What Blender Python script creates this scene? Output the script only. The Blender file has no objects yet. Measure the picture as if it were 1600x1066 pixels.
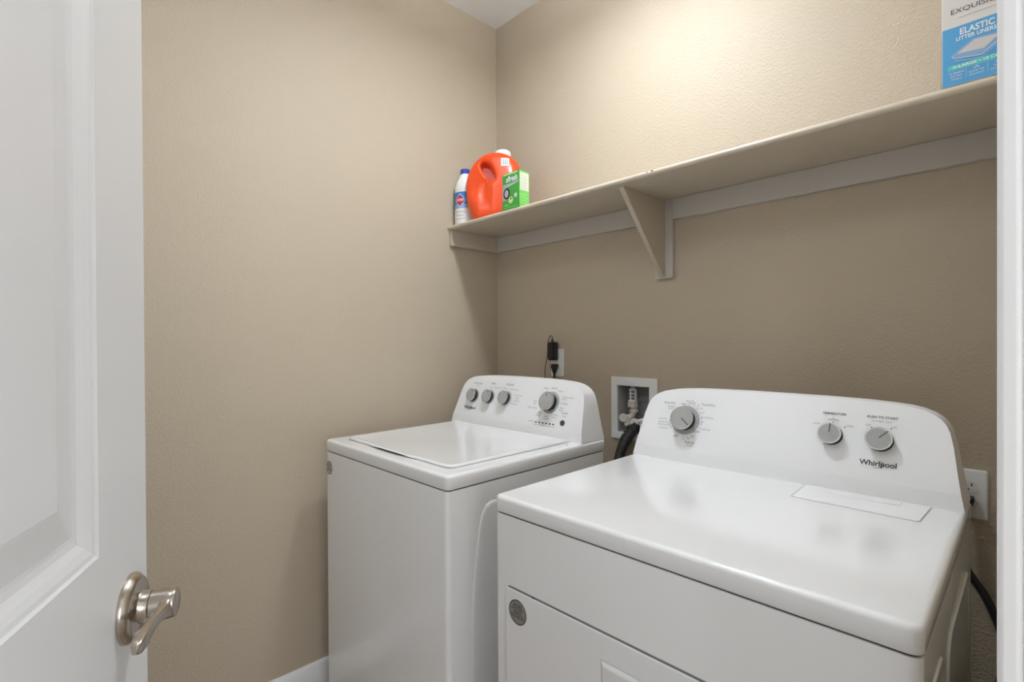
import bpy, bmesh, math, random
from mathutils import Vector, Matrix

SC = bpy.context.scene
COL = SC.collection
R = math.radians
random.seed(4)

# ------------------------------------------------------------------ camera
F, PX, PY = 793.01, 786.60, 536.33
YAW, PITCH, ROLL = R(136.857), R(-0.3327), R(-0.3053)
cam_d = bpy.data.cameras.new('camera')
cam = bpy.data.objects.new('camera', cam_d)
COL.objects.link(cam)
fw = Vector((math.cos(YAW) * math.cos(PITCH), math.sin(YAW) * math.cos(PITCH), math.sin(PITCH)))
rt0 = Vector((math.sin(YAW), -math.cos(YAW), 0))
up0 = rt0.cross(fw)
rt = math.cos(ROLL) * rt0 + math.sin(ROLL) * up0
up = -math.sin(ROLL) * rt0 + math.cos(ROLL) * up0
m = Matrix((rt, up, -fw)).transposed().to_4x4()
m.translation = Vector((1.7986, -1.6461, 1.2518))
cam.matrix_world = m
cam_d.sensor_fit = 'HORIZONTAL'
cam_d.sensor_width = 36
cam_d.lens = F / 1600 * 36
cam_d.shift_x = (800 - PX) / 1600
cam_d.shift_y = (PY - 533) / 1600
cam_d.clip_start = 0.02
SC.camera = cam

# ------------------------------------------------------------------ world, exposure
SC.view_settings.view_transform = 'Standard'
SC.view_settings.look = 'None'
SC.view_settings.gamma = 1
SC.view_settings.use_curve_mapping = False
SC.view_settings.exposure = 0.14
W = bpy.data.worlds.new('daylight')
SC.world = W
W.use_nodes = True
W.node_tree.nodes['Background'].inputs[0].default_value = (0.93, 0.96, 1.0, 1)
W.node_tree.nodes['Background'].inputs[1].default_value = 2.0
LAMP = dict(name='room_lamp', pos=(0.92, -0.57), strength=190.0, side=22.0, top=215.0, baffle=0.0, color=(0.87, 0.935, 1.0), r=0.08, drop=0.16)
ENTRY_FILL = dict(name='entry_fill', pos=(1.05, -1.62), strength=7.5, side=7.5, top=0.0, color=(0.87, 0.935, 1.0), r=0.24, drop=0.22)  # added ceiling light, soft fill from the front of the room
HALL_FILL = dict(name='hall_fill', pos=(2.55, -3.0), strength=36.0, side=24.0, top=0.0, color=(0.90, 0.955, 1.0), r=0.16, drop=0.12)  # added hall light, placed to send fill through the doorway
FILL_WINDOW = dict(strength=4.0, color=(0.92, 0.965, 1.0))  # added glowing window, fill light from across the hall

# ------------------------------------------------------------------ materials
MATS = {}
def mat(name, col, rough=0.5, metal=0.0, coat=0.0, bump=None, emit=None, spec=0.5, sheen=0):
    if name in MATS:
        return MATS[name]
    M = bpy.data.materials.new(name)
    M.use_nodes = True
    nt = M.node_tree
    b = nt.nodes['Principled BSDF']
    b.inputs['Base Color'].default_value = (*col, 1)
    b.inputs['Roughness'].default_value = rough
    b.inputs['Metallic'].default_value = metal
    b.inputs['Coat Weight'].default_value = coat
    b.inputs['Coat Roughness'].default_value = 0.08
    b.inputs['Specular IOR Level'].default_value = spec
    if bump:
        scale, strength, dist = bump
        tc = nt.nodes.new('ShaderNodeTexCoord')
        n = nt.nodes.new('ShaderNodeTexNoise')
        n.inputs['Scale'].default_value = scale
        n.inputs['Detail'].default_value = 3
        n.inputs['Roughness'].default_value = 0.55
        bp = nt.nodes.new('ShaderNodeBump')
        bp.inputs['Strength'].default_value = strength
        bp.inputs['Distance'].default_value = dist
        nt.links.new(tc.outputs['Object'], n.inputs['Vector'])
        nt.links.new(n.outputs['Fac'], bp.inputs['Height'])
        nt.links.new(bp.outputs['Normal'], b.inputs['Normal'])
    if emit:
        b.inputs['Emission Color'].default_value = (*emit[0], 1)
        b.inputs['Emission Strength'].default_value = emit[1]
    MATS[name] = M
    return M

def wall_mat():
    """beige orange-peel paint: fine splatter bumps, satin finish"""
    M = mat('wall_paint', (0.53, 0.449, 0.343), 0.5, spec=0.25)
    nt = M.node_tree
    b = nt.nodes['Principled BSDF']
    tc = nt.nodes.new('ShaderNodeTexCoord')
    v = nt.nodes.new('ShaderNodeTexNoise')
    v.inputs['Scale'].default_value = 140
    v.inputs['Detail'].default_value = 2.0
    v.inputs['Roughness'].default_value = 0.45
    v.inputs['Distortion'].default_value = 0.4
    ramp = nt.nodes.new('ShaderNodeValToRGB')
    ramp.color_ramp.elements[0].position = 0.40
    ramp.color_ramp.elements[1].position = 0.66
    bp = nt.nodes.new('ShaderNodeBump')
    bp.inputs['Strength'].default_value = 0.30
    bp.inputs['Distance'].default_value = 0.0022
    nt.links.new(tc.outputs['Object'], v.inputs['Vector'])
    nt.links.new(v.outputs['Fac'], ramp.inputs['Fac'])
    nt.links.new(ramp.outputs['Color'], bp.inputs['Height'])
    nt.links.new(bp.outputs['Normal'], b.inputs['Normal'])
    return M

WALL = wall_mat()
SHELFP = mat('shelf_paint', (0.56, 0.49, 0.385), 0.38, bump=(60, 0.06, 0.002))
CLEAT_SHEEN = mat('cleat_sheen', (0.56, 0.52, 0.475), 0.35)  # shelf paint greyed, a reflected sheen put into the colour
CEIL = mat('ceiling_paint', (0.91, 0.91, 0.91), 0.8, bump=(90, 0.15, 0.002))
TRIM = mat('trim_white', (0.86, 0.86, 0.86), 0.35)
DOORP = mat('door_white', (0.74, 0.74, 0.745), 0.38)
FLOORM = mat('floor_vinyl', (0.26, 0.19, 0.14), 0.35, bump=(30, 0.1, 0.002))
APPL = mat('appliance_white', (0.84, 0.84, 0.84), 0.16, coat=0.5)
SIDEW = mat('appliance_enamel', (0.86, 0.86, 0.855), 0.18, coat=0.35)
CONS = mat('console_white', (0.82, 0.82, 0.82), 0.38)
DARK = mat('seam_dark', (0.05, 0.05, 0.05), 0.6)
GREYM = mat('seam_grey', (0.22, 0.22, 0.22), 0.6)
KFACE = mat('knob_silver', (0.36, 0.36, 0.345), 0.45)
KEDGE = mat('knob_groove', (0.06, 0.06, 0.06), 0.5)
KRING = mat('knob_rim', (0.62, 0.62, 0.60), 0.22, metal=0.9)
KDARK = mat('knob_black', (0.006, 0.006, 0.006), 0.35)
RINGG = mat('dial_ring_grey', (0.40, 0.40, 0.39), 0.5)
INK = mat('ink_dark', (0.07, 0.07, 0.075), 0.6)
INKG = mat('ink_grey', (0.34, 0.34, 0.34), 0.6)
INKM = mat('ink_mid', (0.18, 0.18, 0.18), 0.6)
STICK = mat('sticker_silver', (0.33, 0.30, 0.27), 0.35, metal=0.3)
STICKP = mat('sticker_pale', (0.52, 0.49, 0.46), 0.4)
NICK = mat('satin_nickel', (0.50, 0.45, 0.39), 0.24, metal=1.0)
ORANGE = mat('jug_orange', (0.80, 0.072, 0.008), 0.3, coat=0.15)
WPLAST = mat('white_plastic', (0.86, 0.86, 0.85), 0.4)
CREAM = mat('cream_plastic', (0.70, 0.64, 0.56), 0.4)
BPLAST = mat('black_plastic', (0.010, 0.010, 0.010), 0.4)
BRUB = mat('black_rubber', (0.018, 0.018, 0.018), 0.5)
COPPER = mat('copper', (0.60, 0.32, 0.22), 0.35, metal=0.8)
CHROME = mat('chrome', (0.7, 0.7, 0.7), 0.2, metal=1.0)
BOXGREY = mat('valve_box_grey', (0.46, 0.47, 0.48), 0.45)
CAPBLUE = mat('cap_blue', (0.03, 0.07, 0.42), 0.35)
BLUE = mat('label_blue', (0.03, 0.20, 0.55), 0.4)
LBLUE = mat('carton_blue', (0.085, 0.36, 0.68), 0.45)
RED = mat('label_red', (0.62, 0.02, 0.03), 0.4)
WPRINT = mat('print_white', (0.82, 0.82, 0.82), 0.5)
CARTW = mat('carton_white', (0.72, 0.69, 0.66), 0.5)
TEAL = mat('print_teal', (0.09, 0.64, 0.60), 0.5)
GREEN = mat('carton_green', (0.055, 0.34, 0.06), 0.45)
LGREEN = mat('carton_lime', (0.17, 0.58, 0.12), 0.45)
YELG = mat('carton_yellow_green', (0.62, 0.74, 0.30), 0.45)
SWOOSH = mat('carton_grey', (0.38, 0.40, 0.46), 0.45)

# ------------------------------------------------------------------ helpers
def empty(name, loc=(0, 0, 0), rz=0.0):
    o = bpy.data.objects.new(name, None)
    o.empty_display_size = 0.05
    COL.objects.link(o)
    o.location = loc
    o.rotation_euler = (0, 0, rz)
    return o

def tag(o, label=None, cat=None, group=None, kind=None):
    if label: o['label'] = label
    if cat: o['category'] = cat
    if group: o['group'] = group
    if kind: o['kind'] = kind
    return o

def finish(name, bm, material, parent=None, bevel=0.0, seg=2, smooth=True, angle=35, subsurf=0):
    bmesh.ops.recalc_face_normals(bm, faces=bm.faces)
    me = bpy.data.meshes.new(name)
    bm.to_mesh(me); bm.free()
    mats = material if isinstance(material, (list, tuple)) else [material]
    for mm in mats: me.materials.append(mm)
    o = bpy.data.objects.new(name, me)
    COL.objects.link(o)
    if parent is not None: o.parent = parent
    if bevel:
        b = o.modifiers.new('bevel', 'BEVEL')
        b.width = bevel; b.segments = seg; b.limit_method = 'ANGLE'; b.angle_limit = R(angle)
        b.harden_normals = False
    if subsurf:
        s = o.modifiers.new('subsurf', 'SUBSURF'); s.levels = subsurf; s.render_levels = subsurf
    if smooth:
        for p in me.polygons: p.use_smooth = True
        try:
            me.set_sharp_from_angle(angle=R(40 if not bevel else 62))
        except Exception:
            pass
    return o

def box(bm, x0, x1, y0, y1, z0, z1, mi=0):
    v = [bm.verts.new((x, y, z)) for z in (z0, z1) for y in (y0, y1) for x in (x0, x1)]
    for f in ((0, 2, 3, 1), (4, 5, 7, 6), (0, 1, 5, 4), (2, 6, 7, 3), (0, 4, 6, 2), (1, 3, 7, 5)):
        bm.faces.new([v[i] for i in f]).material_index = mi

def boxo(name, x0, x1, y0, y1, z0, z1, material, parent=None, bevel=0.0, seg=2):
    bm = bmesh.new(); box(bm, x0, x1, y0, y1, z0, z1)
    return finish(name, bm, material, parent, bevel, seg)

def prism(bm, pts, mp, mi=0):
    """pts: 2D loop; mp(u, v, t) -> 3D, t in {0,1}"""
    a = [bm.verts.new(mp(u, v, 0)) for u, v in pts]
    b = [bm.verts.new(mp(u, v, 1)) for u, v in pts]
    n = len(pts)
    bm.faces.new(a).material_index = mi
    bm.faces.new(b[::-1]).material_index = mi
    for i in range(n):
        bm.faces.new((a[i], b[i], b[(i + 1) % n], a[(i + 1) % n])).material_index = mi

def loft(bm, rings, cap=True, closed=True, mi=0):
    L = [[bm.verts.new(p) for p in r] for r in rings]
    n = len(L[0])
    for r in range(len(L) - 1):
        for i in range(n if closed else n - 1):
            j = (i + 1) % n
            bm.faces.new((L[r][i], L[r][j], L[r + 1][j], L[r + 1][i])).material_index = mi
    if cap and closed:
        bm.faces.new(L[0][::-1]).material_index = mi
        bm.faces.new(L[-1]).material_index = mi
    return L

def basis_from(axis):
    a = Vector(axis).normalized()
    t = Vector((0, 0, 1)) if abs(a.z) < 0.9 else Vector((1, 0, 0))
    u = a.cross(t).normalized(); v = a.cross(u)
    return u, v, a

def lathe(bm, prof, origin=(0, 0, 0), axis=(0, 0, 1), n=32, mi=0):
    """prof: (radius, height) along axis"""
    u, v, a = basis_from(axis)
    o = Vector(origin)
    rings = []
    for r, h in prof:
        r = max(r, 1e-5)
        rings.append([o + a * h + u * (r * math.cos(2 * math.pi * k / n)) + v * (r * math.sin(2 * math.pi * k / n)) for k in range(n)])
    loft(bm, rings, mi=mi)

def tube(bm, pts, rad, n=10, mi=0, smooth=6):
    P = [Vector(p) for p in pts]
    if smooth and len(P) > 2:                               # Catmull-Rom
        Q = []
        for i in range(len(P) - 1):
            p0 = P[max(i - 1, 0)]; p1 = P[i]; p2 = P[i + 1]; p3 = P[min(i + 2, len(P) - 1)]
            for s in range(smooth):
                t = s / smooth
                Q.append(0.5 * ((2 * p1) + (p2 - p0) * t + (2 * p0 - 5 * p1 + 4 * p2 - p3) * t * t + (3 * p1 - p0 - 3 * p2 + p3) * t ** 3))
        Q.append(P[-1]); P = Q
    rings = []
    prev = None
    for i, p in enumerate(P):
        d = (P[min(i + 1, len(P) - 1)] - P[max(i - 1, 0)]).normalized()
        if prev is None:
            u, v, _ = basis_from(d)
        else:
            u = (prev - d * prev.dot(d)).normalized(); v = d.cross(u)
        prev = u
        r = rad(i / (len(P) - 1)) if callable(rad) else rad
        rings.append([p + u * (r * math.cos(2 * math.pi * k / n)) + v * (r * math.sin(2 * math.pi * k / n)) for k in range(n)])
    loft(bm, rings, mi=mi)

def rrect(x0, x1, y0, y1, r, n=5):
    out = []
    for cx, cy, a0 in ((x1 - r, y1 - r, 0), (x0 + r, y1 - r, 90), (x0 + r, y0 + r, 180), (x1 - r, y0 + r, 270)):
        for k in range(n + 1):
            a = R(a0 + 90 * k / n)
            out.append((cx + r * math.cos(a), cy + r * math.sin(a)))
    return out

def holed_plate(bm, us, vs, holes, mp):
    """a slab over the grid us x vs with cells inside any hole (u0,u1,v0,v1) left out; mp(u,v,t)"""
    us = sorted(set(us)); vs = sorted(set(vs))
    nu, nv = len(us) - 1, len(vs) - 1
    keep = [[True] * nv for _ in range(nu)]
    for i in range(nu):
        for j in range(nv):
            cu, cv = (us[i] + us[i + 1]) / 2, (vs[j] + vs[j + 1]) / 2
            if any(h[0] < cu < h[1] and h[2] < cv < h[3] for h in holes): keep[i][j] = False
    V = {}
    def g(i, j, t):
        if (i, j, t) not in V: V[(i, j, t)] = bm.verts.new(mp(us[i], vs[j], t))
        return V[(i, j, t)]
    K = lambda i, j: 0 <= i < nu and 0 <= j < nv and keep[i][j]
    for i in range(nu):
        for j in range(nv):
            if not keep[i][j]: continue
            bm.faces.new((g(i, j, 0), g(i + 1, j, 0), g(i + 1, j + 1, 0), g(i, j + 1, 0)))
            bm.faces.new((g(i, j, 1), g(i, j + 1, 1), g(i + 1, j + 1, 1), g(i + 1, j, 1)))
            if not K(i - 1, j): bm.faces.new((g(i, j, 0), g(i, j + 1, 0), g(i, j + 1, 1), g(i, j, 1)))
            if not K(i + 1, j): bm.faces.new((g(i + 1, j, 0), g(i + 1, j, 1), g(i + 1, j + 1, 1), g(i + 1, j + 1, 0)))
            if not K(i, j - 1): bm.faces.new((g(i, j, 0), g(i, j, 1), g(i + 1, j, 1), g(i + 1, j, 0)))
            if not K(i, j + 1): bm.faces.new((g(i, j + 1, 0), g(i + 1, j + 1, 0), g(i + 1, j + 1, 1), g(i, j + 1, 1)))

_TXT = {}
def text_geo(s, bold=False):
    """flat outline triangles of a string at unit size, centred; returns verts(2D), faces, width"""
    key = (s, bold)
    if key in _TXT: return _TXT[key]
    c = bpy.data.curves.new('lettering_outline', 'FONT')
    c.body = s; c.size = 1.0; c.align_x = 'CENTER'; c.align_y = 'CENTER'; c.resolution_u = 3
    if bold: c.offset = 0.025
    o = bpy.data.objects.new('lettering_outline', c)
    COL.objects.link(o)
    dg = bpy.context.evaluated_depsgraph_get(); dg.update()
    me = bpy.data.meshes.new_from_object(o.evaluated_get(dg))
    vs = [(v.co.x, v.co.y) for v in me.vertices]
    fs = [tuple(p.vertices) for p in me.polygons]
    bpy.data.objects.remove(o); bpy.data.curves.remove(c); bpy.data.meshes.remove(me)
    if vs:
        x0 = min(v[0] for v in vs); x1 = max(v[0] for v in vs)
        vs = [(x - (x0 + x1) / 2, y) for x, y in vs]
        w = x1 - x0
    else: w = 1
    _TXT[key] = (vs, fs, w)
    return _TXT[key]

def put_text(bm, s, u, v, mp, size=None, width=None, bold=False, mi=0, rot=0.0, h=None):
    vs, fs, w = text_geo(s, bold)
    sx = width / w if width else size
    sy = h if h else (size if size else sx)
    c, sn = math.cos(rot), math.sin(rot)
    V = [bm.verts.new(mp(u + c * x * sx - sn * y * sy, v + sn * x * sx + c * y * sy)) for x, y in vs]
    for f in fs:
        try: bm.faces.new([V[i] for i in f]).material_index = mi
        except ValueError: pass

def patch(bm, pts, mp, mi=0):
    bm.faces.new([bm.verts.new(mp(u, v)) for u, v in pts]).material_index = mi

def quadp(bm, u0, u1, v0, v1, mp, mi=0):
    patch(bm, ((u0, v0), (u1, v0), (u1, v1), (u0, v1)), mp, mi)

def circ(cu, cv, r, n=28, ry=None):
    return [(cu + r * math.cos(2 * math.pi * k / n), cv + (ry or r) * math.sin(2 * math.pi * k / n)) for k in range(n)]

def stroke(bm, pts, w, mp, mi=0):
    """flat line strip of width w through 2D pts"""
    L, Rr = [], []
    for i, p in enumerate(pts):
        a = pts[max(i - 1, 0)]; b = pts[min(i + 1, len(pts) - 1)]
        dx, dy = b[0] - a[0], b[1] - a[1]; l = math.hypot(dx, dy) or 1
        ww = w[i] if isinstance(w, list) else w
        L.append(bm.verts.new(mp(p[0] - dy / l * ww / 2, p[1] + dx / l * ww / 2)))
        Rr.append(bm.verts.new(mp(p[0] + dy / l * ww / 2, p[1] - dx / l * ww / 2)))
    for i in range(len(pts) - 1):
        bm.faces.new((L[i], Rr[i], Rr[i + 1], L[i + 1])).material_index = mi

# ------------------------------------------------------------------ room shell
CEILZ = 2.739
XW = 1.788            # inner face of the doorway wall
YF = -2.06            # inner face of the front wall
D0, D1 = -1.927, -1.1155   # rough opening of the doorway
DH = 2.06
T = 0.114

def struct(o, label=None, cat=None):
    o['kind'] = 'structure'
    if label: o['label'] = label
    if cat: o['category'] = cat
    return o

bm = bmesh.new(); box(bm, -0.2, 4.4, -4.6, 0.2, -0.1, 0.0)
struct(finish('floor', bm, FLOORM), 'dark brown vinyl floor below the white baseboard', 'floor')
bm = bmesh.new(); box(bm, -T, 4.4, -4.6, T, CEILZ, CEILZ + 0.1)
struct(finish('ceiling', bm, CEIL), 'white ceiling above the beige walls', 'ceiling')
bm = bmesh.new(); box(bm, -T, 0, YF - T, T, 0, CEILZ)
struct(finish('wall_left', bm, WALL), 'beige textured wall to the left of the washing machine', 'wall')
BH = (0.6801, 0.8197, 0.8985, 1.0798)          # opening for the recessed water box
bm = bmesh.new()
holed_plate(bm, (0, BH[0], BH[1], XW + T), (0, BH[2], BH[3], CEILZ), [BH], lambda u, v, t: (u, t * T, v))
struct(finish('wall_back', bm, WALL), 'beige textured wall behind the machines and under the long shelf', 'wall')
bm = bmesh.new()
holed_plate(bm, (YF - T, D0, D1, 0), (0, DH, CEILZ), [(D0, D1, -1, DH)], lambda u, v, t: (XW + t * T, u, v))
struct(finish('wall_right', bm, WALL), 'beige wall holding the doorway', 'wall')
bm = bmesh.new(); box(bm, 0, XW, YF - T, YF, 0, CEILZ)
struct(finish('wall_front', bm, mat('front_wall_bounce', (0.84, 0.84, 0.85), 0.5)), 'unseen front wall behind the open door, whitened to bounce light', 'wall')  # unseen wall made white to bounce light onto the machine fronts
# the hall outside the doorway, with an added fill window across from it
WN = (-2.85, -1.25, 0.85, 2.15)
HP = mat('hall_paint', (0.74, 0.73, 0.70), 0.6, bump=(120, 0.2, 0.002))
bm = bmesh.new()
holed_plate(bm, (-4.6, WN[0], WN[1], 0.2), (0, WN[2], WN[3], CEILZ), [WN], lambda u, v, t: (3.9 + 0.1 * t, u, v))
struct(finish('wall_hall', bm, HP), 'pale wall across the hall', 'wall')
bm = bmesh.new(); box(bm, XW + T, 3.9, -4.7, -4.6, 0, CEILZ)
struct(finish('wall_hall_end', bm, HP), 'pale wall at the end of the hall', 'wall')
bm = bmesh.new()
for a_, b_, c_, d_ in ((WN[0], WN[0] + 0.04, WN[2], WN[3]), (WN[1] - 0.04, WN[1], WN[2], WN[3]), (WN[0] + 0.04, WN[1] - 0.04, WN[2], WN[2] + 0.04), (WN[0] + 0.04, WN[1] - 0.04, WN[3] - 0.04, WN[3]), (-2.07, -2.03, WN[2] + 0.04, WN[3] - 0.04)):
    box(bm, 3.93, 3.97, a_, b_, c_, d_)
wf = struct(finish('fill_window_1', bm, TRIM), 'added unseen window in the hall, glowing to fill the room', 'window')
bm = bmesh.new(); box(bm, 3.953, 3.957, WN[0] + 0.03, WN[1] - 0.03, WN[2] + 0.03, WN[3] - 0.03)
finish('pane', bm, mat('fill_pane', (0.8, 0.8, 0.8), 0.3, emit=(FILL_WINDOW['color'], FILL_WINDOW['strength'])), wf)  # added glowing pane, fills the room through the doorway

def baseboard(name, pts_y, mp, label):
    prof = [(0, 0), (0.013, 0), (0.013, 0.086), (0.009, 0.093), (0.005, 0.098), (0, 0.098)]
    bm = bmesh.new()
    a = [bm.verts.new(mp(p[0], pts_y[0], p[1])) for p in prof]
    b = [bm.verts.new(mp(p[0], pts_y[1], p[1])) for p in prof]
    bm.faces.new(a); bm.faces.new(b[::-1])
    for i in range(len(prof)):
        j = (i + 1) % len(prof)
        bm.faces.new((a[i], a[j], b[j], b[i]))
    return struct(finish(name, bm, TRIM), label, 'baseboard')
baseboard('baseboard_left', (YF, 0), lambda t, s, z: (t, s, z), 'white baseboard along the left wall beside the washing machine')
baseboard('baseboard_back', (0.013, XW), lambda t, s, z: (s, -t, z), 'white baseboard along the wall behind the machines')
baseboard('baseboard_front', (0.013, XW), lambda t, s, z: (s, YF + t, z), 'white baseboard along the wall behind the door')

# doorway jambs, stop and casing
def jamb_unit():
    bm = bmesh.new()
    box(bm, XW, XW + T, D1 - 0.0, D1 + 0.018, 0, DH)                      # latch jamb (set in the opening)
    box(bm, XW + 0.045, XW + T - 0.02, D1 - 0.011, D1, 0, DH - 0.001)     # stop
    o = finish('trim_1', bm, TRIM, None, 0.0015)
    struct(o, 'white door jamb at the right edge beside the clothes dryer', 'door jamb')
    bm = bmesh.new()
    prof = [(0.0, 0.014), (0.0, 0.009), (0.010, 0.014)]
    y0 = D1 - 0.0045
    box(bm, XW - 0.014, XW, y0, y0 + 0.058, 0, DH + 0.06)
    o = finish('trim_2', bm, TRIM, None, 0.004, 3)
    struct(o, 'white door casing around the jamb at the right edge of the picture', 'door casing')
    bm = bmesh.new()
    box(bm, XW, XW + T, D0 - 0.018, D0, 0, DH)
    box(bm, XW, XW + T, D0, D1, DH, DH + 0.018)
    box(bm, XW - 0.014, XW, D0 - 0.055, D0 - 0.004, 0, DH + 0.06)
    box(bm, XW - 0.014, XW, D0 - 0.004, D1 - 0.0046, DH + 0.004, DH + 0.06)
    struct(finish('trim_3', bm, TRIM, None, 0.0015), 'white head and hinge side of the door frame', 'door frame')
jamb_unit()

# ------------------------------------------------------------------ the open door
DA = R(154.7)
dr = Vector((math.cos(DA), math.sin(DA), 0))            # hinge -> free edge
dn = Vector((0.4274, 0.9041, 0)).normalized()           # hall face normal
DE = Vector((1.060, -1.544, 0))                         # free edge of the hall face
DW = 0.798
def dpt(s, n, z):
    return DE - dr * s + dn * n + Vector((0, 0, z))
def build_door():
    bm = bmesh.new()
    holes = [(0.125, DW - 0.125, 1.0437, 1.90), (0.125, DW - 0.125, 0.22, 0.80)]
    us = (0, 0.125, DW - 0.125, DW); vs = (0.012, 0.22, 0.80, 1.0437, 1.90, 2.035)
    holed_plate(bm, us, vs, holes, lambda u, v, t: dpt(u, -0.035 * t, v))
    prof = [(0, 0), (0.0025, -0.0022), (0.007, -0.003), (0.014, -0.0055), (0.021, -0.009), (0.027, -0.0098), (0.031, -0.0098), (0.040, -0.0085), (0.062, -0.0045), (0.066, -0.004)]
    for u0, u1, v0, v1 in holes:
        for side in (0, 1):
            rings = []
            for d, n in prof:
                nn = n if side == 0 else -0.035 - n
                rings.append([dpt(u, nn, v) for u, v in ((u0 + d, v0 + d), (u1 - d, v0 + d), (u1 - d, v1 - d), (u0 + d, v1 - d))])
            L = loft(bm, rings, cap=False)
            bm.faces.new(L[-1])
    bmesh.ops.remove_doubles(bm, verts=bm.verts, dist=1e-5)
    o = finish('door_1', bm, DOORP, None, 0.0, smooth=False)
    struct(o, 'white panelled door standing open at the left, with a nickel lever', 'door')
    # lever set (hall side)
    s0, z0 = 0.0535, 0.9586
    C0 = dpt(s0, 0.0002, z0)
    bm = bmesh.new()
    lathe(bm, [(0.0368, 0), (0.0370, 0.002), (0.0366, 0.0042), (0.0318, 0.0092), (0.0302, 0.0102), (0.0285, 0.0106), (0.0200, 0.0112), (0.0175, 0.0120), (0.0166, 0.0138), (0.0162, 0.0205), (0.0155, 0.0212), (0.0001, 0.0212)], C0, dn, 48)
    h = finish('door_handle', bm, NICK, o, 0)
    h['label'] = 'satin nickel rose on the door'
    # lever: a round hub whose end is swept down into a curved blade
    bm = bmesh.new()
    def P(s, n, z): return dpt(s, n, z)
    n_ = 20
    def ring(cs, cn, cz, rs, rz, tilt=0.0):
        out = []
        for k in range(n_):
            a = 2 * math.pi * k / n_
            x = rs * math.cos(a); y = rz * math.sin(a)
            out.append(P(cs + x, cn + math.sin(tilt) * y, cz + math.cos(tilt) * y))
        return out
    rings = [ring(s0, 0.0214, z0, 0.0138, 0.0138), ring(s0, 0.0217, z0, 0.0150, 0.0150), ring(s0, 0.030, z0, 0.0154, 0.0154),
             ring(s0, 0.038, z0, 0.0157, 0.0157), ring(s0, 0.0440, z0, 0.0157, 0.0157), ring(s0, 0.0455, z0, 0.0148, 0.0148), ring(s0, 0.0460, z0, 0.0130, 0.0130)]
    loft(bm, rings)
    hub = finish('lever', bm, NICK, h, 0)
    hub['label'] = 'round hub of the lever'
    # blade: runs from the hub along the door toward the hinge side, waving slightly
    bm = bmesh.new()
    secs = [  # (s offset, n centre, z offset, half thickness along n, half height along z)
        (0.000, 0.0385, -0.0004, 0.0070, 0.0147), (0.006, 0.0385, -0.0010, 0.0072, 0.0140), (0.012, 0.0382, -0.0016, 0.0070, 0.0112), (0.019, 0.0374, -0.0010, 0.0062, 0.0084),
        (0.029, 0.0362, 0.0002, 0.0056, 0.0068), (0.041, 0.0354, 0.0012, 0.0056, 0.0064), (0.054, 0.0354, 0.0022, 0.0060, 0.0067), (0.067, 0.0362, 0.0030, 0.0065, 0.0073),
        (0.079, 0.0372, 0.0036, 0.0068, 0.0077), (0.088, 0.0380, 0.0038, 0.0066, 0.0074), (0.095, 0.0384, 0.0038, 0.0056, 0.0065), (0.0995, 0.0386, 0.0038, 0.0040, 0.0048), (0.102, 0.0386, 0.0038, 0.0018, 0.0024)]
    rings = []
    for ds, cn, dz, hn, hz in secs:
        rr = []
        for k in range(n_):
            t = 2 * math.pi * k / n_
            x = hn * math.copysign(abs(math.cos(t)) ** 0.7, math.cos(t)); y = hz * math.copysign(abs(math.sin(t)) ** 0.7, math.sin(t))
            rr.append(P(s0 + ds, cn + x, z0 + dz + y))
        rings.append(rr)
    loft(bm, rings)
    bl = finish('lever_blade', bm, NICK, h, 0)
    bl['label'] = 'nickel blade of the lever reaching toward the hinge side'
    bm = bmesh.new()
    q = dpt(s0 + 0.0118, 0.0255, z0 - 0.0094)
    d = (q - dpt(s0, 0.0255, z0)).normalized()
    lathe(bm, [(0.0026, 0.0), (0.0026, 0.0004), (0.0001, 0.0004)], q, d, 14)
    sc_ = finish('set_screw', bm, KDARK, h)
    sc_['label'] = 'dark set screw hole'
    # hinges on the room side of the hinge edge
    for z in (0.25, 1.05, 1.82):
        bm = bmesh.new()
        lathe(bm, [(0.0055, -0.045), (0.0055, 0.045)], dpt(DW + 0.004, -0.039, z), (0, 0, 1), 12)
        hg = finish('hinge', bm, NICK, o)
        hg['label'] = 'nickel hinge barrel'
build_door()

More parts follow.
